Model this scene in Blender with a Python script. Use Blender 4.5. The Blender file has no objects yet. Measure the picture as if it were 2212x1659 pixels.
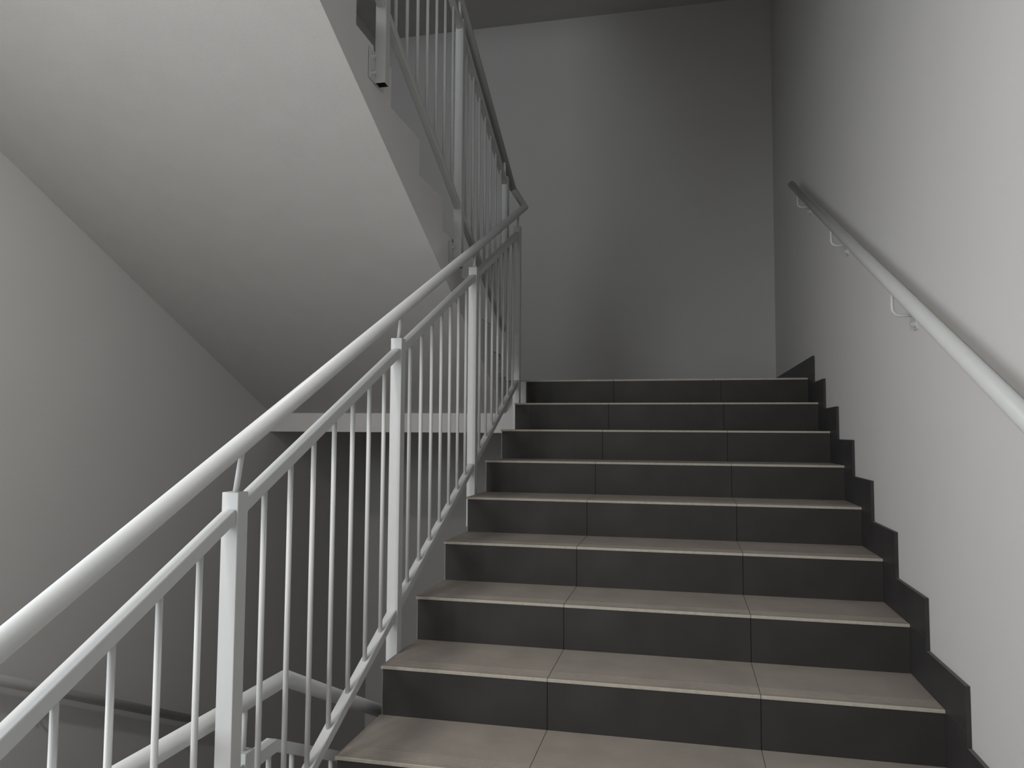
import bpy, bmesh, math
from mathutils import Vector, Matrix

# ------------------------------------------------------------------ camera, world, lights, exposure
S = bpy.context.scene
COL = S.collection
S.view_settings.view_transform = 'Standard'
S.view_settings.look = 'None'
S.view_settings.gamma = 1.0
S.view_settings.use_curve_mapping = False
S.view_settings.exposure = 0.0

def camera():
    yaw, pitch, roll, F = -0.2228, 0.0635, 0.0064, 1647.04
    cy, sy, cp, sp, cr, sr = math.cos(yaw), math.sin(yaw), math.cos(pitch), math.sin(pitch), math.cos(roll), math.sin(roll)
    f = Vector((sy*cp, cy*cp, sp)); r0 = Vector((cy, -sy, 0)); u0 = r0.cross(f)
    r = cr*r0 + sr*u0; u = -sr*r0 + cr*u0
    cd = bpy.data.cameras.new('camera'); cam = bpy.data.objects.new('camera', cd); COL.objects.link(cam)
    m = Matrix((r, u, -f)).transposed().to_4x4()
    m.translation = Vector((0.9426, -2.0050, 0.8945))
    cam.matrix_world = m
    cd.sensor_fit = 'HORIZONTAL'; cd.sensor_width = 36.0; cd.lens = 36.0*F/2212.0
    cd.clip_start = 0.02
    S.camera = cam
camera()

w = bpy.data.worlds.new('world'); S.world = w; w.use_nodes = True
w.node_tree.nodes['Background'].inputs[0].default_value = (0.6, 0.7, 0.85, 1)
w.node_tree.nodes['Background'].inputs[1].default_value = 0.02

def area(name, loc, target, sx, sy, power, color):
    ld = bpy.data.lights.new(name, 'AREA'); ld.shape = 'RECTANGLE'; ld.size = sx; ld.size_y = sy
    ld.energy = power; ld.color = color
    o = bpy.data.objects.new(name, ld); COL.objects.link(o)
    o.location = loc
    d = Vector(target) - Vector(loc)
    o.rotation_euler = d.to_track_quat('-Z', 'Y').to_euler()
    return o
# daylight through the window in the left wall, behind the camera
area('window_daylight', (-1.66, -2.2, 1.2), (0.0, -2.2, 1.2), 1.5, 1.7, 45, (0.93, 0.955, 1.0))
# ceiling lamp under the upper floor slab
area('ceiling_lamp_light', (-0.35, -1.2, 2.55), (-0.35, -1.2, 0.0), 0.22, 0.22, 21, (1.0, 0.96, 0.91))
# unseen fill light, added to brighten the landing beam and post fronts
area('beam_fill_light', (-1.1, -3.32, 1.95), (-1.1, 0.0, 1.75), 0.9, 0.9, 16, (0.96, 0.98, 1.0))
# daylight through the window one floor up, falling over the overhead flight
area('upper_window_daylight', (-0.85, -3.32, 4.1), (-0.85, 0.0, 4.1), 1.7, 2.2, 48, (0.95, 0.97, 1.0))

# ------------------------------------------------------------------ dimensions (metres)
T, R, W = 0.32, 0.15179, 1.625      # going, rise, width of a flight
XL, XR = -1.725, 1.637              # left and right wall faces
XG = -0.13                          # inner side of the returning flight
YL, YB, YF = 8*T, 4.2, -3.4         # landing edge, far wall, near wall
ZL = 8*R                            # landing level
ZF = -4*R                           # floor the camera stands on
SL = R/T
STOREY = 23*R

# ------------------------------------------------------------------ materials
def mat(name, base, rough=0.6, spec=0.3, noise=0.0, scale=40, metal=0.0, bump=0.0, bscale=200, dark=None, coord='Object', detail=4):
    m = bpy.data.materials.new(name); m.use_nodes = True
    nt = m.node_tree; b = nt.nodes['Principled BSDF']
    b.inputs['Base Color'].default_value = (*base, 1)
    b.inputs['Roughness'].default_value = rough
    b.inputs['Metallic'].default_value = metal
    b.inputs['Specular IOR Level'].default_value = spec
    tc = nt.nodes.new('ShaderNodeTexCoord')
    if noise:
        n = nt.nodes.new('ShaderNodeTexNoise'); n.inputs['Scale'].default_value = scale; n.inputs['Detail'].default_value = detail
        nt.links.new(tc.outputs[coord], n.inputs['Vector'])
        cr = nt.nodes.new('ShaderNodeValToRGB')
        cr.color_ramp.elements[0].position = 0.3; cr.color_ramp.elements[1].position = 0.7
        d = dark or tuple(c*(1-noise) for c in base)
        cr.color_ramp.elements[0].color = (*d, 1)
        cr.color_ramp.elements[1].color = (*[min(1, c*(1+noise)) for c in base], 1)
        nt.links.new(n.outputs['Fac'], cr.inputs['Fac']); nt.links.new(cr.outputs['Color'], b.inputs['Base Color'])
    if bump:
        n2 = nt.nodes.new('ShaderNodeTexNoise'); n2.inputs['Scale'].default_value = bscale; n2.inputs['Detail'].default_value = 3
        nt.links.new(tc.outputs[coord], n2.inputs['Vector'])
        bp = nt.nodes.new('ShaderNodeBump'); bp.inputs['Strength'].default_value = bump; bp.inputs['Distance'].default_value = 0.002
        nt.links.new(n2.outputs['Fac'], bp.inputs['Height']); nt.links.new(bp.outputs['Normal'], b.inputs['Normal'])
    return m

WALL = mat('wall_paint', (0.68, 0.677, 0.668), 0.85, 0.15, noise=0.012, scale=3, bump=0.12, bscale=260)
PLASTER = mat('plaster', (0.585, 0.578, 0.564), 0.88, 0.12, noise=0.02, scale=8, bump=0.15, bscale=180)
LIT_PLASTER = mat('plaster_lit', (0.74, 0.735, 0.72), 0.85, 0.15, noise=0.015, scale=8, bump=0.12, bscale=200)  # paler plaster: light on beam front and flight sides put into the colour
PAINT = mat('rail_paint', (0.62, 0.635, 0.63), 0.38, 0.4, noise=0.015, scale=30)
TREAD = mat('tread_tile', (0.36, 0.322, 0.286), 0.62, 0.3, noise=0.10, scale=7, bump=0.1, bscale=400, detail=8)
EDGE = mat('tile_edge', (0.50, 0.465, 0.39), 0.6, 0.3, noise=0.10, scale=60)
RISER = mat('riser_tile', (0.043, 0.040, 0.038), 0.55, 0.35, noise=0.20, scale=5, bump=0.08, bscale=300, detail=8)
GROUT = mat('grout', (0.022, 0.02, 0.018), 0.9, 0.1)
SKIRT = mat('skirting_tile', (0.045, 0.043, 0.044), 0.5, 0.35, noise=0.15, scale=8, detail=8)
FILLER = mat('skirting_joint', (0.16, 0.155, 0.15), 0.9, 0.1)
STEEL = mat('bolt_steel', (0.72, 0.72, 0.72), 0.25, 0.6, metal=0.35)
JOINT = mat('tread_joint', (0.18, 0.16, 0.14), 0.9, 0.1)
RAW = mat('raw_steel', (0.03, 0.03, 0.032), 0.7, 0.2)

# ------------------------------------------------------------------ mesh helpers
def obj(name, bm, m, parent=None, mats=None, smooth=False):
    me = bpy.data.meshes.new(name)
    bmesh.ops.recalc_face_normals(bm, faces=bm.faces)
    bm.to_mesh(me); bm.free()
    for x in (mats or [m]): me.materials.append(x)
    if smooth:
        for p in me.polygons: p.use_smooth = True
    o = bpy.data.objects.new(name, me); COL.objects.link(o)
    if parent is not None: o.parent = parent
    return o

def tag(o, label=None, cat=None, group=None, kind=None):
    if label: o['label'] = label
    if cat: o['category'] = cat
    if group: o['group'] = group
    if kind: o['kind'] = kind
    return o

def empty(name, label, cat, group=None):
    o = bpy.data.objects.new(name, None); COL.objects.link(o)
    o.empty_display_size = 0.1
    return tag(o, label, cat, group)

def box(bm, x0, x1, y0, y1, z0, z1, mi=0):
    vs = [bm.verts.new((x, y, z)) for x in (x0, x1) for y in (y0, y1) for z in (z0, z1)]
    fs = []
    for idx in ((0,1,3,2), (4,6,7,5), (0,4,5,1), (2,3,7,6), (0,2,6,4), (1,5,7,3)):
        f = bm.faces.new([vs[i] for i in idx]); f.material_index = mi; fs.append(f)
    return vs, fs

def prism_x(bm, prof, x0, x1, mi=0):
    """extrude a (y,z) outline along x"""
    a = [bm.verts.new((x0, y, z)) for y, z in prof]
    b = [bm.verts.new((x1, y, z)) for y, z in prof]
    bm.faces.new(a).material_index = mi
    bm.faces.new(b[::-1]).material_index = mi
    n = len(prof)
    for i in range(n):
        bm.faces.new((a[i], b[i], b[(i+1) % n], a[(i+1) % n])).material_index = mi

def tube(bm, pts, r, seg=20, cap=True):
    """round tube along a polyline with mitred joints"""
    pts = [Vector(p) for p in pts]
    rings = []
    prev_n = None
    for i, p in enumerate(pts):
        if i == 0: d = (pts[1]-p).normalized(); t = d
        elif i == len(pts)-1: d = (p-pts[i-1]).normalized(); t = d
        else:
            d0 = (p-pts[i-1]).normalized(); d1 = (pts[i+1]-p).normalized(); t = (d0+d1).normalized(); d = d0
        if prev_n is None:
            up = Vector((0,0,1)) if abs(d.z) < 0.9 else Vector((1,0,0))
            n = (up - d*up.dot(d)).normalized()
        else:
            n = (prev_n - d*prev_n.dot(d)).normalized()
        bvec = d.cross(n)
        ring = []
        for k in range(seg):
            a = 2*math.pi*k/seg
            q = p + n*math.cos(a)*r + bvec*math.sin(a)*r
            # slide along d onto the mitre plane
            den = d.dot(t)
            q = q + d*((p-q).dot(t)/den)
            ring.append(bm.verts.new(q))
        rings.append(ring)
        if 0 < i < len(pts)-1:
            d1 = (pts[i+1]-p).normalized()
            prev_n = (n - d1*n.dot(d1))
            prev_n = prev_n.normalized() if prev_n.length > 1e-6 else None
            # keep ring continuity by rotating the frame with the bend
            q = d.rotation_difference(d1); prev_n = (q @ n)
        else:
            prev_n = n
    for a, b in zip(rings, rings[1:]):
        for k in range(seg):
            f = bm.faces.new((a[k], a[(k+1) % seg], b[(k+1) % seg], b[k])); f.smooth = True
    if cap:
        bm.faces.new(rings[0][::-1]); bm.faces.new(rings[-1])

def bevel(o, wdt=0.002, seg=2):
    md = o.modifiers.new('bevel', 'BEVEL'); md.width = wdt; md.segments = seg; md.limit_method = 'ANGLE'; md.angle_limit = 0.6
    return o


# ------------------------------------------------------------------ room shell
ZB, ZT = -4.3, 6.2
def wallbox(name, *a):
    bm = bmesh.new(); box(bm, *a); return tag(obj(name, bm, WALL), kind='structure')
wallbox('wall_back', XL-0.2, XR+0.2, YB, YB+0.2, ZB, ZT)
wallbox('wall_left', XL-0.2, XL, YF-0.2, YB, ZB, ZT)
wallbox('wall_right', XR, XR+0.2, YF-0.2, YB, ZB, ZT)
wallbox('wall_front', XL, XR, YF-0.2, YF, ZB, ZT)

# ceiling over the landing (underside of the landing one storey up)
bm = bmesh.new(); box(bm, XL, XR, YL, YB, 4.40, 4.72); tag(obj('ceiling', bm, PLASTER), kind='structure')
# underside of the flight and floor above, beyond the top of the frame
bm = bmesh.new()
prism_x(bm, [(YL, 4.42), (YL, 4.72), (-0.96, 3.03), (YF, 3.03), (YF, 2.60), (-0.96, 2.60)], -0.004, XR)
tag(obj('ceiling_1', bm, PLASTER), kind='structure')
bm = bmesh.new(); box(bm, XL, -0.004, YF, -0.64, 2.60, 2.884); tag(obj('ceiling_2', bm, PLASTER), kind='structure')

bm = bmesh.new(); box(bm, XL, XR, YF, YB, 5.9, 6.1); tag(obj('ceiling_3', bm, PLASTER), kind='structure')

# floor the camera stands on, tiled
def floor_slab():
    bm = bmesh.new()
    box(bm, -0.004, XR, YF, -3*T+0.0, ZF-0.32, ZF-0.012)
    box(bm, XL, -0.004, YF, -2*T, ZF-0.32, ZF-0.012)
    o = tag(obj('floor', bm, PLASTER), kind='structure')
    bm = bmesh.new()
    x = XL
    while x < XR-0.01:
        x1 = min(x+0.615, XR)
        y = YF
        while y < -2*T-0.01:
            lim = -3*T if x1 > 0.0 else -2*T
            y1 = min(y+0.615, lim)
            if y1-y > 0.02: box(bm, x+0.001, x1-0.002, y+0.001, y1-0.002, ZF-0.012, ZF)
            y += 0.615
        x += 0.615
    obj('floor_tiles', bm, TREAD, o)
    return o
floor_slab()
bm = bmesh.new(); box(bm, XL, XR, YF, YB, ZB-0.2, ZB); tag(obj('floor_1', bm, PLASTER), kind='structure')

# ------------------------------------------------------------------ stair flights
JO = (0.531, 1.148)   # tile joints measured from the inner edge
TH = 0.0095            # tile thickness

def tread_mesh(x0, x1, joints, depth, sgn):
    """tile tread; local y=0 at the nosing, running to +sgn*depth; z=0 is the walking surface"""
    bm = bmesh.new()
    xs = [x0] + list(joints) + [x1]
    g = 0.0012
    for i in range(len(xs)-1):
        a = xs[i] + (g if i else 0); b = xs[i+1] - (g if i < len(xs)-2 else 0)
        # profile with a slight arris and four anti-slip grooves behind the nosing
        pr = [(0, -TH), (0, -0.0015), (0.0015, 0)]
        for k in range(5):
            y = 0.022 + k*0.011
            pr += [(y, 0), (y+0.0008, -0.0006), (y+0.0032, -0.0006), (y+0.004, 0)]
        pr += [(depth, 0), (depth, -TH)]
        pr = [(sgn*y, z) for y, z in pr]
        v0 = [bm.verts.new((a, y, z)) for y, z in pr]; v1 = [bm.verts.new((b, y, z)) for y, z in pr]
        n = len(pr)
        for k in range(n):
            f = bm.faces.new((v0[k], v1[k], v1[(k+1) % n], v0[(k+1) % n]))
            f.material_index = 1 if k in (0, 1) else 0
        bm.faces.new(v0); bm.faces.new(v1[::-1])
        if i < len(xs)-2:   # grout in the joint
            vs, fs = box(bm, b, b+2*g, min(0.001*sgn, sgn*depth), max(0.001*sgn, sgn*depth), -TH, -0.0015, 2)
    return bm

def riser_mesh(x0, x1, joints, h, sgn):
    """riser tile; local y=0 is its face, z from 0 up to h"""
    bm = bmesh.new()
    xs = [x0] + list(joints) + [x1]; g = 0.0012
    for i in range(len(xs)-1):
        a = xs[i] + (g if i else 0); b = xs[i+1] - (g if i < len(xs)-2 else 0)
        ya, yb = sorted((0, sgn*0.008))
        box(bm, a, b, ya, yb, 0.0, h)
        if i < len(xs)-2:
            ya, yb = sorted((sgn*0.0015, sgn*0.008))
            box(bm, b, b+2*g, ya, yb, 0.0, h, 1)
    return bm

def flight(label, x0, x1, edge_in, ystart, sgn, z0, n, soffit, joints, yend_slab, place):
    """n risers. riser k (0..n-1) stands at ystart+sgn*k*T from level z0+k*R; treads on top of each but the last"""
    root = empty('stair_flight', label, 'stairs')
    # concrete body with stepped top and sloping soffit
    pr = []
    for k in range(n):
        y = ystart + sgn*(k*T + 0.010)
        pr.append((y, z0 + k*R - (TH if k else TH)))
        pr.append((y, z0 + (k+1)*R - TH))
    ytop = ystart + sgn*(n-1)*T
    pr.append((ytop + sgn*0.012, z0 + n*R - TH))
    zs = lambda y: soffit + SL*sgn*(y - yend_slab)
    yb = ystart if sgn > 0 else ystart
    pr.append((ytop + sgn*0.012, zs(ytop + sgn*0.012)))
    pr.append((ystart, zs(ystart)))
    pr.append((ystart, z0 - TH))
    bm = bmesh.new()
    prism_x(bm, pr, x0, x1)
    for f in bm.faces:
        if abs(f.calc_center_median().x - x0) < 1e-4 or abs(f.calc_center_median().x - x1) < 1e-4: f.material_index = 1   # sides get the plaster lightened in place of light
    obj('concrete_slab', bm, None, root, mats=[PLASTER, LIT_PLASTER])
    for k in range(n):
        rz = z0 + k*R; ry = ystart + sgn*(k*T + 0.002)
        o = obj('riser', riser_mesh(joints[0], joints[-1], joints[1:-1], R-TH, sgn), None, root, mats=[RISER, GROUT])
        o.location = (0, ry, rz)
        if k < n-1:
            o = obj('tread', tread_mesh(joints[0]-edge_in[0], joints[-1]+edge_in[1], joints[1:-1], T+0.001, sgn), None, root, mats=[TREAD, EDGE, JOINT])
            o.location = (0, ystart + sgn*k*T, rz + R)
    return root

# flight A: right hand, climbs away from the camera; riser k stands at y=-3T+kT
flight('dark tiled stair flight climbing from the foreground to the landing along the right wall',
       -0.004, W+0.0005, (0.006, 0.0), -3*T, 1, ZF, 12, -0.20-0.0, [0.0, JO[0], JO[1], W], 0.0, None)
# flight B: left hand, from the landing up towards the camera
flight('pale-bottomed stair flight rising overhead at upper left from the landing',
       XL+0.001, XG, (0.0, 0.0), YL, -1, ZL, 11, 1.012, [XL+0.012, XL+0.012+0.48, XL+0.012+1.09, XG-0.012], YL, None)
# flight going down on the left, one storey below flight B
flight('stair flight going down on the left, under the overhead flight and behind the white railings',
       XL+0.001, XG, (0.0, 0.0), YL, -1, ZL-STOREY, 11, 1.012-STOREY, [XL+0.012, XL+0.49, XL+1.10, XG-0.012], YL, None)

# landings
def landing(zl, label, joints_front=True):
    root = empty('stair_landing', label, 'landing')
    bm = bmesh.new(); box(bm, XL+0.001, XR-0.001, YL+0.013, YB-0.001, zl-0.323, zl-TH); obj('concrete_slab', bm, PLASTER, root)
    bm = bmesh.new()
    xs = [XL+0.001, XL+0.49, XL+1.10, 0.0-0.006, JO[0], JO[1]-0.04, W]
    g = 0.0012
    ys = [YL, YL+0.6, YL+1.2, YB-0.001]
    for i in range(len(xs)-1):
        for j in range(len(ys)-1):
            a, b = xs[i]+g, xs[i+1]-g
            if i == 3: a = xs[i]
            vs, fs = box(bm, a, b, ys[j]+(g if j else 0), ys[j+1]-g, zl-TH, zl)
            if j == 0: fs[2].material_index = 1
    o = obj('floor_tiles', bm, None, root, mats=[TREAD, EDGE])
    # plaster front of the landing beam to the left of the flight
    bm = bmesh.new(); box(bm, XL+0.001, 0.0-0.004, YL, YL+0.0125, zl-0.323, zl-TH); obj('beam_face', bm, LIT_PLASTER, root)
    return root
landing(ZL, 'pale stair landing slab at the top of the dark steps')
landing(ZL-STOREY, 'lower stair landing far below on the left, under the pale landing')

# stepped skirting tiles on the right wall
sk = bpy.data.objects.new('baseboard_right', None); COL.objects.link(sk); tag(sk, kind='structure')
def skirt_tile(prof):
    bm = bmesh.new(); prism_x(bm, prof, W+0.0005, XR-0.0005)
    bm.faces.ensure_lookup_table()
    for f in bm.faces:          # raw upper edge of the cut tile with its pale joint filler
        if f.normal.z > 0.9 or (len(f.verts) == 4 and all(abs(v.co.z - max(p[1] for p in prof)) < 1e-5 for v in f.verts)): f.material_index = 1
    return obj('skirting_tile', bm, None, sk, mats=[SKIRT, FILLER])
for k in range(-3, 8):
    y0, y1 = (k-0.5)*T, (k+0.5)*T
    # tile standing on tread k and the filler tile beside the riser below it
    skirt_tile([(y0, k*R+0.0006), (y1-0.0008, k*R+0.0006), (y1-0.0008, k*R+0.1135), (y0, k*R+0.1135)])
    skirt_tile([(y0, (k-1)*R), (k*T+0.008, (k-1)*R), (k*T+0.008, k*R-0.0006), (y0, k*R-0.0006)])
skirt_tile([(YF+0.001, -4*R), (-3.5*T-0.0008, -4*R), (-3.5*T-0.0008, -4*R+0.1135), (YF+0.001, -4*R+0.1135)])
skirt_tile([(7.5*T, 8*R+0.0006), (YB-0.0005, 8*R+0.0006), (YB-0.0005, 8*R+0.109), (7.5*T, 8*R+0.109)])
skirt_tile([(7.5*T, 7*R), (8*T+0.008, 7*R), (8*T+0.008, 8*R-0.0006), (7.5*T, 8*R-0.0006)])

# ------------------------------------------------------------------ railings
PW = 0.040
POSTY = [-1.446, -0.486, 0.479, 1.437, 2.396]

def sq_bar(bm, p0, p1, h, wd=0.030):
    """inclined rectangular tube in a plane of constant x, ends cut vertically; h is its vertical size"""
    (x, y0, z0), (_, y1, z1) = p0, p1
    a = wd/2
    v = [bm.verts.new(q) for q in ((x-a, y0, z0-h/2), (x+a, y0, z0-h/2), (x+a, y0, z0+h/2), (x-a, y0, z0+h/2),
                                   (x-a, y1, z1-h/2), (x+a, y1, z1-h/2), (x+a, y1, z1+h/2), (x-a, y1, z1+h/2))]
    for i in ((0,1,2,3), (7,6,5,4), (0,4,5,1), (1,5,6,2), (2,6,7,3), (3,7,4,0)): bm.faces.new([v[k] for k in i])

def hollow_post(x, y, z0, z1):
    bm = bmesh.new(); a = PW/2; t = 0.003
    def ring(s, z): return [bm.verts.new((x+dx*s, y+dy*s, z)) for dx, dy in ((-1,-1), (1,-1), (1,1), (-1,1))]
    o0, o1 = ring(a, z0), ring(a, z1); i0, i1 = ring(a-t, z0), ring(a-t, z1-0.004)
    for k in range(4):
        n = (k+1) % 4
        bm.faces.new((o0[k], o0[n], o1[n], o1[k])); bm.faces.new((i0[n], i0[k], i1[k], i1[n])).material_index = 1
        bm.faces.new((o0[n], o0[k], i0[k], i0[n]))
    bm.faces.new(o1); bm.faces.new(i1[::-1]).material_index = 1
    return bm

def hexbolt(x, y, z, sx, r=0.0075):
    bm = bmesh.new()
    def disc(rr, xa, xb, n):
        a = [bm.verts.new((xa, y+rr*math.cos(2*math.pi*k/n), z+rr*math.sin(2*math.pi*k/n))) for k in range(n)]
        b = [bm.verts.new((xb, y+rr*math.cos(2*math.pi*k/n), z+rr*math.sin(2*math.pi*k/n))) for k in range(n)]
        bm.faces.new(a); bm.faces.new(b[::-1])
        for k in range(n): bm.faces.new((a[k], b[k], b[(k+1) % n], a[(k+1) % n]))
    disc(r*1.5, x, x+sx*0.002, 20); disc(r, x+sx*0.002, x+sx*0.009, 6); disc(r*0.55, x+sx*0.009, x+sx*0.015, 12)
    return bm

def railing(label, x, slope, c, hand, plate_side, posts, zpost=None, pinlean=0.0):
    """slope*y+c is the nosing line; posts are y centres; plate_side +1: mounted on a face to the right (x greater)"""
    root = empty('stair_railing', label, 'railing', None)
    nz = lambda y: slope*y + c
    s = 1 if slope > 0 else -1
    for y in posts:
        top = nz(y - s*PW/2) + 1.0
        bot = nz(y) - 0.222
        p = bevel(obj('post', hollow_post(x, y, bot, top), PAINT, root, mats=[PAINT, RAW]), 0.002, 2)
        # mounting plate and bolts
        bm = bmesh.new(); xp = x + plate_side*(PW/2+0.001)
        xa, xb = sorted((xp, xp+plate_side*0.004))
        if plate_side > 0: xa, xb = x+PW/2, x+PW/2+0.0015
        else: xa, xb = x-PW/2-0.004, x-PW/2
        box(bm, xa, xb, y-0.064, y+0.064, bot+0.003, bot+0.115)
        pl = obj('mounting_plate', bm, PAINT, p)
        for dy in (-0.043, 0.043):
            for dz in (0.028, 0.088):
                obj('bolt', hexbolt(xb if plate_side < 0 else xa, y+dy, bot+dz, -plate_side), STEEL, p)
        # slim pin that carries the handrail, leaning a little uphill
        bm = bmesh.new(); hz = hand(y + s*0.022)
        tube(bm, [(x, y, top-0.004), (x, y+s*0.024, hz-0.012)], 0.0065, 14)
        obj('handrail_pin', bm, PAINT, root)
    for ya, yb in zip(posts, posts[1:]):
        for nm, h in (('top_rail', 0.948), ('bottom_rail', 0.062)):
            bm = bmesh.new(); a, b = ya+PW/2, yb-PW/2
            sq_bar(bm, (x, a, nz(a)+h), (x, b, nz(b)+h), 0.032)
            bevel(obj(nm, bm, PAINT, root), 0.0025, 2)
        for k in range(1, 8):
            y = ya + (yb-ya)*k/8
            bm = bmesh.new(); tube(bm, [(x, y, nz(y)+0.062), (x, y, nz(y)+0.945)], 0.0068, 14)
            obj('baluster', bm, PAINT, root)
    return root

XA, XB = -0.026, -0.104
CB = ZL + R + SL*YL
handA = lambda y: 0.583 + 0.4695*(y+1.07)
handB = lambda y: 3.655 - SL*y
HR = 0.0212
ra = railing('white steel stair railing with round handrail in the left foreground, rising to the landing', XA, SL, 0.0, handA, 1, POSTY)
bm = bmesh.new()
yt = 2.60
tube(bm, [(XA, -1.52, handA(-1.52)), (XA, yt, handA(yt)), (XB-0.0, yt+0.01, handB(yt)+0.01)], HR, 28)
obj('handrail', bm, PAINT, ra)

rb = railing('white steel railing bolted to the side of the overhead flight at top left', XB, -SL, CB, handB, -1, [-0.486, 0.479, 1.437, 2.396])
bm = bmesh.new(); tube(bm, [(XB, yt+0.01-0.004, handB(yt)+0.008), (XB, -0.56, handB(-0.56))], HR, 28)
obj('handrail', bm, PAINT, rb)

# lower railing: level along the floor, then down the lower flight
def lower_railing():
    root = empty('stair_railing', 'lower white railing with bent handrail, seen through the bars of the foreground railing', 'railing')
    x = XB
    yk, zk = -0.107, 0.236
    zh = lambda y: zk if y < yk else zk - SL*(y-yk)
    bm = bmesh.new(); tube(bm, [(x, -1.5, zk+0.02), (x, yk, zk), (x, 2.55, zh(2.55))], HR, 28); obj('handrail', bm, PAINT, root)
    # top rail bends a little before the handrail
    yb_, zt = -0.165, 0.085
    zr = lambda y: zt if y < yb_ else zt - SL*(y-yb_)
    posts = [-1.26, -0.30, 0.66, 1.62, 2.45]
    for i, y in enumerate(posts):
        top = zr(y-PW/2)+0.030 if y > yb_ else 0.124
        bot = -0.80 if y < yb_ else zr(y)-1.16
        p = bevel(obj('post', hollow_post(x, y, bot, top), PAINT, root, mats=[PAINT, RAW]), 0.002, 2)
        bm = bmesh.new(); box(bm, x-PW/2-0.004, x-PW/2, y-0.075, y+0.075, bot+0.003, bot+0.115); obj('mounting_plate', bm, PAINT, p)
        bm = bmesh.new(); tube(bm, [(x, y, top-0.004), (x, y+0.004, zh(y)-0.012)], 0.0065, 14); obj('handrail_pin', bm, PAINT, root)
    for i in range(len(posts)-1):
        a, b = posts[i]+PW/2, posts[i+1]-PW/2
        for nm, off in (('top_rail', 0.0), ('bottom_rail', -0.886)):
            bm = bmesh.new()
            if a < yb_ < b:
                sq_bar(bm, (x, a, zr(a)+off), (x, yb_, zt+off), 0.032); sq_bar(bm, (x, yb_, zt+off), (x, b, zr(b)+off), 0.032)
            else: sq_bar(bm, (x, a, zr(a)+off), (x, b, zr(b)+off), 0.032)
            obj(nm, bm, PAINT, root)
        for k in range(1, 8):
            y = posts[i] + (posts[i+1]-posts[i])*k/8
            bm = bmesh.new(); tube(bm, [(x, y, zr(y)-0.886), (x, y, zr(y))], 0.0068, 14); obj('baluster', bm, PAINT, root)
    return root
lower_railing()

# ------------------------------------------------------------------ wall handrails
def bracket(root, yw, zw, xr, xw, zr, s):
    """rod leaves the rail underside, bends and runs to a small plate on the wall; s=+1 wall to the right"""
    bm = bmesh.new()
    pts = [(xr, yw, zr-0.015), (xr, yw, zw+0.024)]
    for k in range(1, 6):
        a = k/5*math.pi/2
        pts.append((xr + s*0.024*(1-math.cos(a)), yw, zw+0.024-0.024*math.sin(a)))
    pts.append((xw - s*0.003, yw, zw))
    tube(bm, pts, 0.0052, 12)
    b = obj('bracket', bm, PAINT, root)
    bm = bmesh.new(); xa, xb = sorted((xw, xw-s*0.004)); box(bm, xa, xb, yw-0.020, yw+0.020, zw-0.045, zw+0.030)
    bevel(obj('wall_plate', bm, PAINT, b), 0.001, 1)
    obj('screw', hexbolt(xw-s*0.004, yw-0.003, zw-0.028, -s, 0.0075), STEEL, b)
    return b

XH = 1.570
zH = lambda y: 1.110 + 0.4706*y
root = empty('wall_handrail', 'round white handrail on the bright right wall, running up beside the dark steps', 'handrail')
bm = bmesh.new(); tube(bm, [(XH, -1.3, zH(-1.3)), (XH, 2.67, zH(2.67))], HR, 28)
obj('rail', bm, PAINT, root)
for y in (-1.39+0.96*0, -0.43, 0.529, 1.489, 2.449):
    if y > -1.3: bracket(root, y, zH(y)-0.098, XH, XR, zH(y), 1)

XH2 = -1.665
zH2 = lambda y: -0.087 - 0.478*(y-0.532)
root = empty('wall_handrail', 'round handrail in shade on the left wall, going down behind the white railings', 'handrail')
bm = bmesh.new(); tube(bm, [(XH2, -0.75, zH2(-0.75)), (XH2, 1.88, zH2(1.88))], HR, 28)
obj('rail', bm, PAINT, root)
for y in (-0.2, 0.75, 1.70): bracket(root, y, zH2(y)-0.10, XH2, XL, zH2(y), -1)
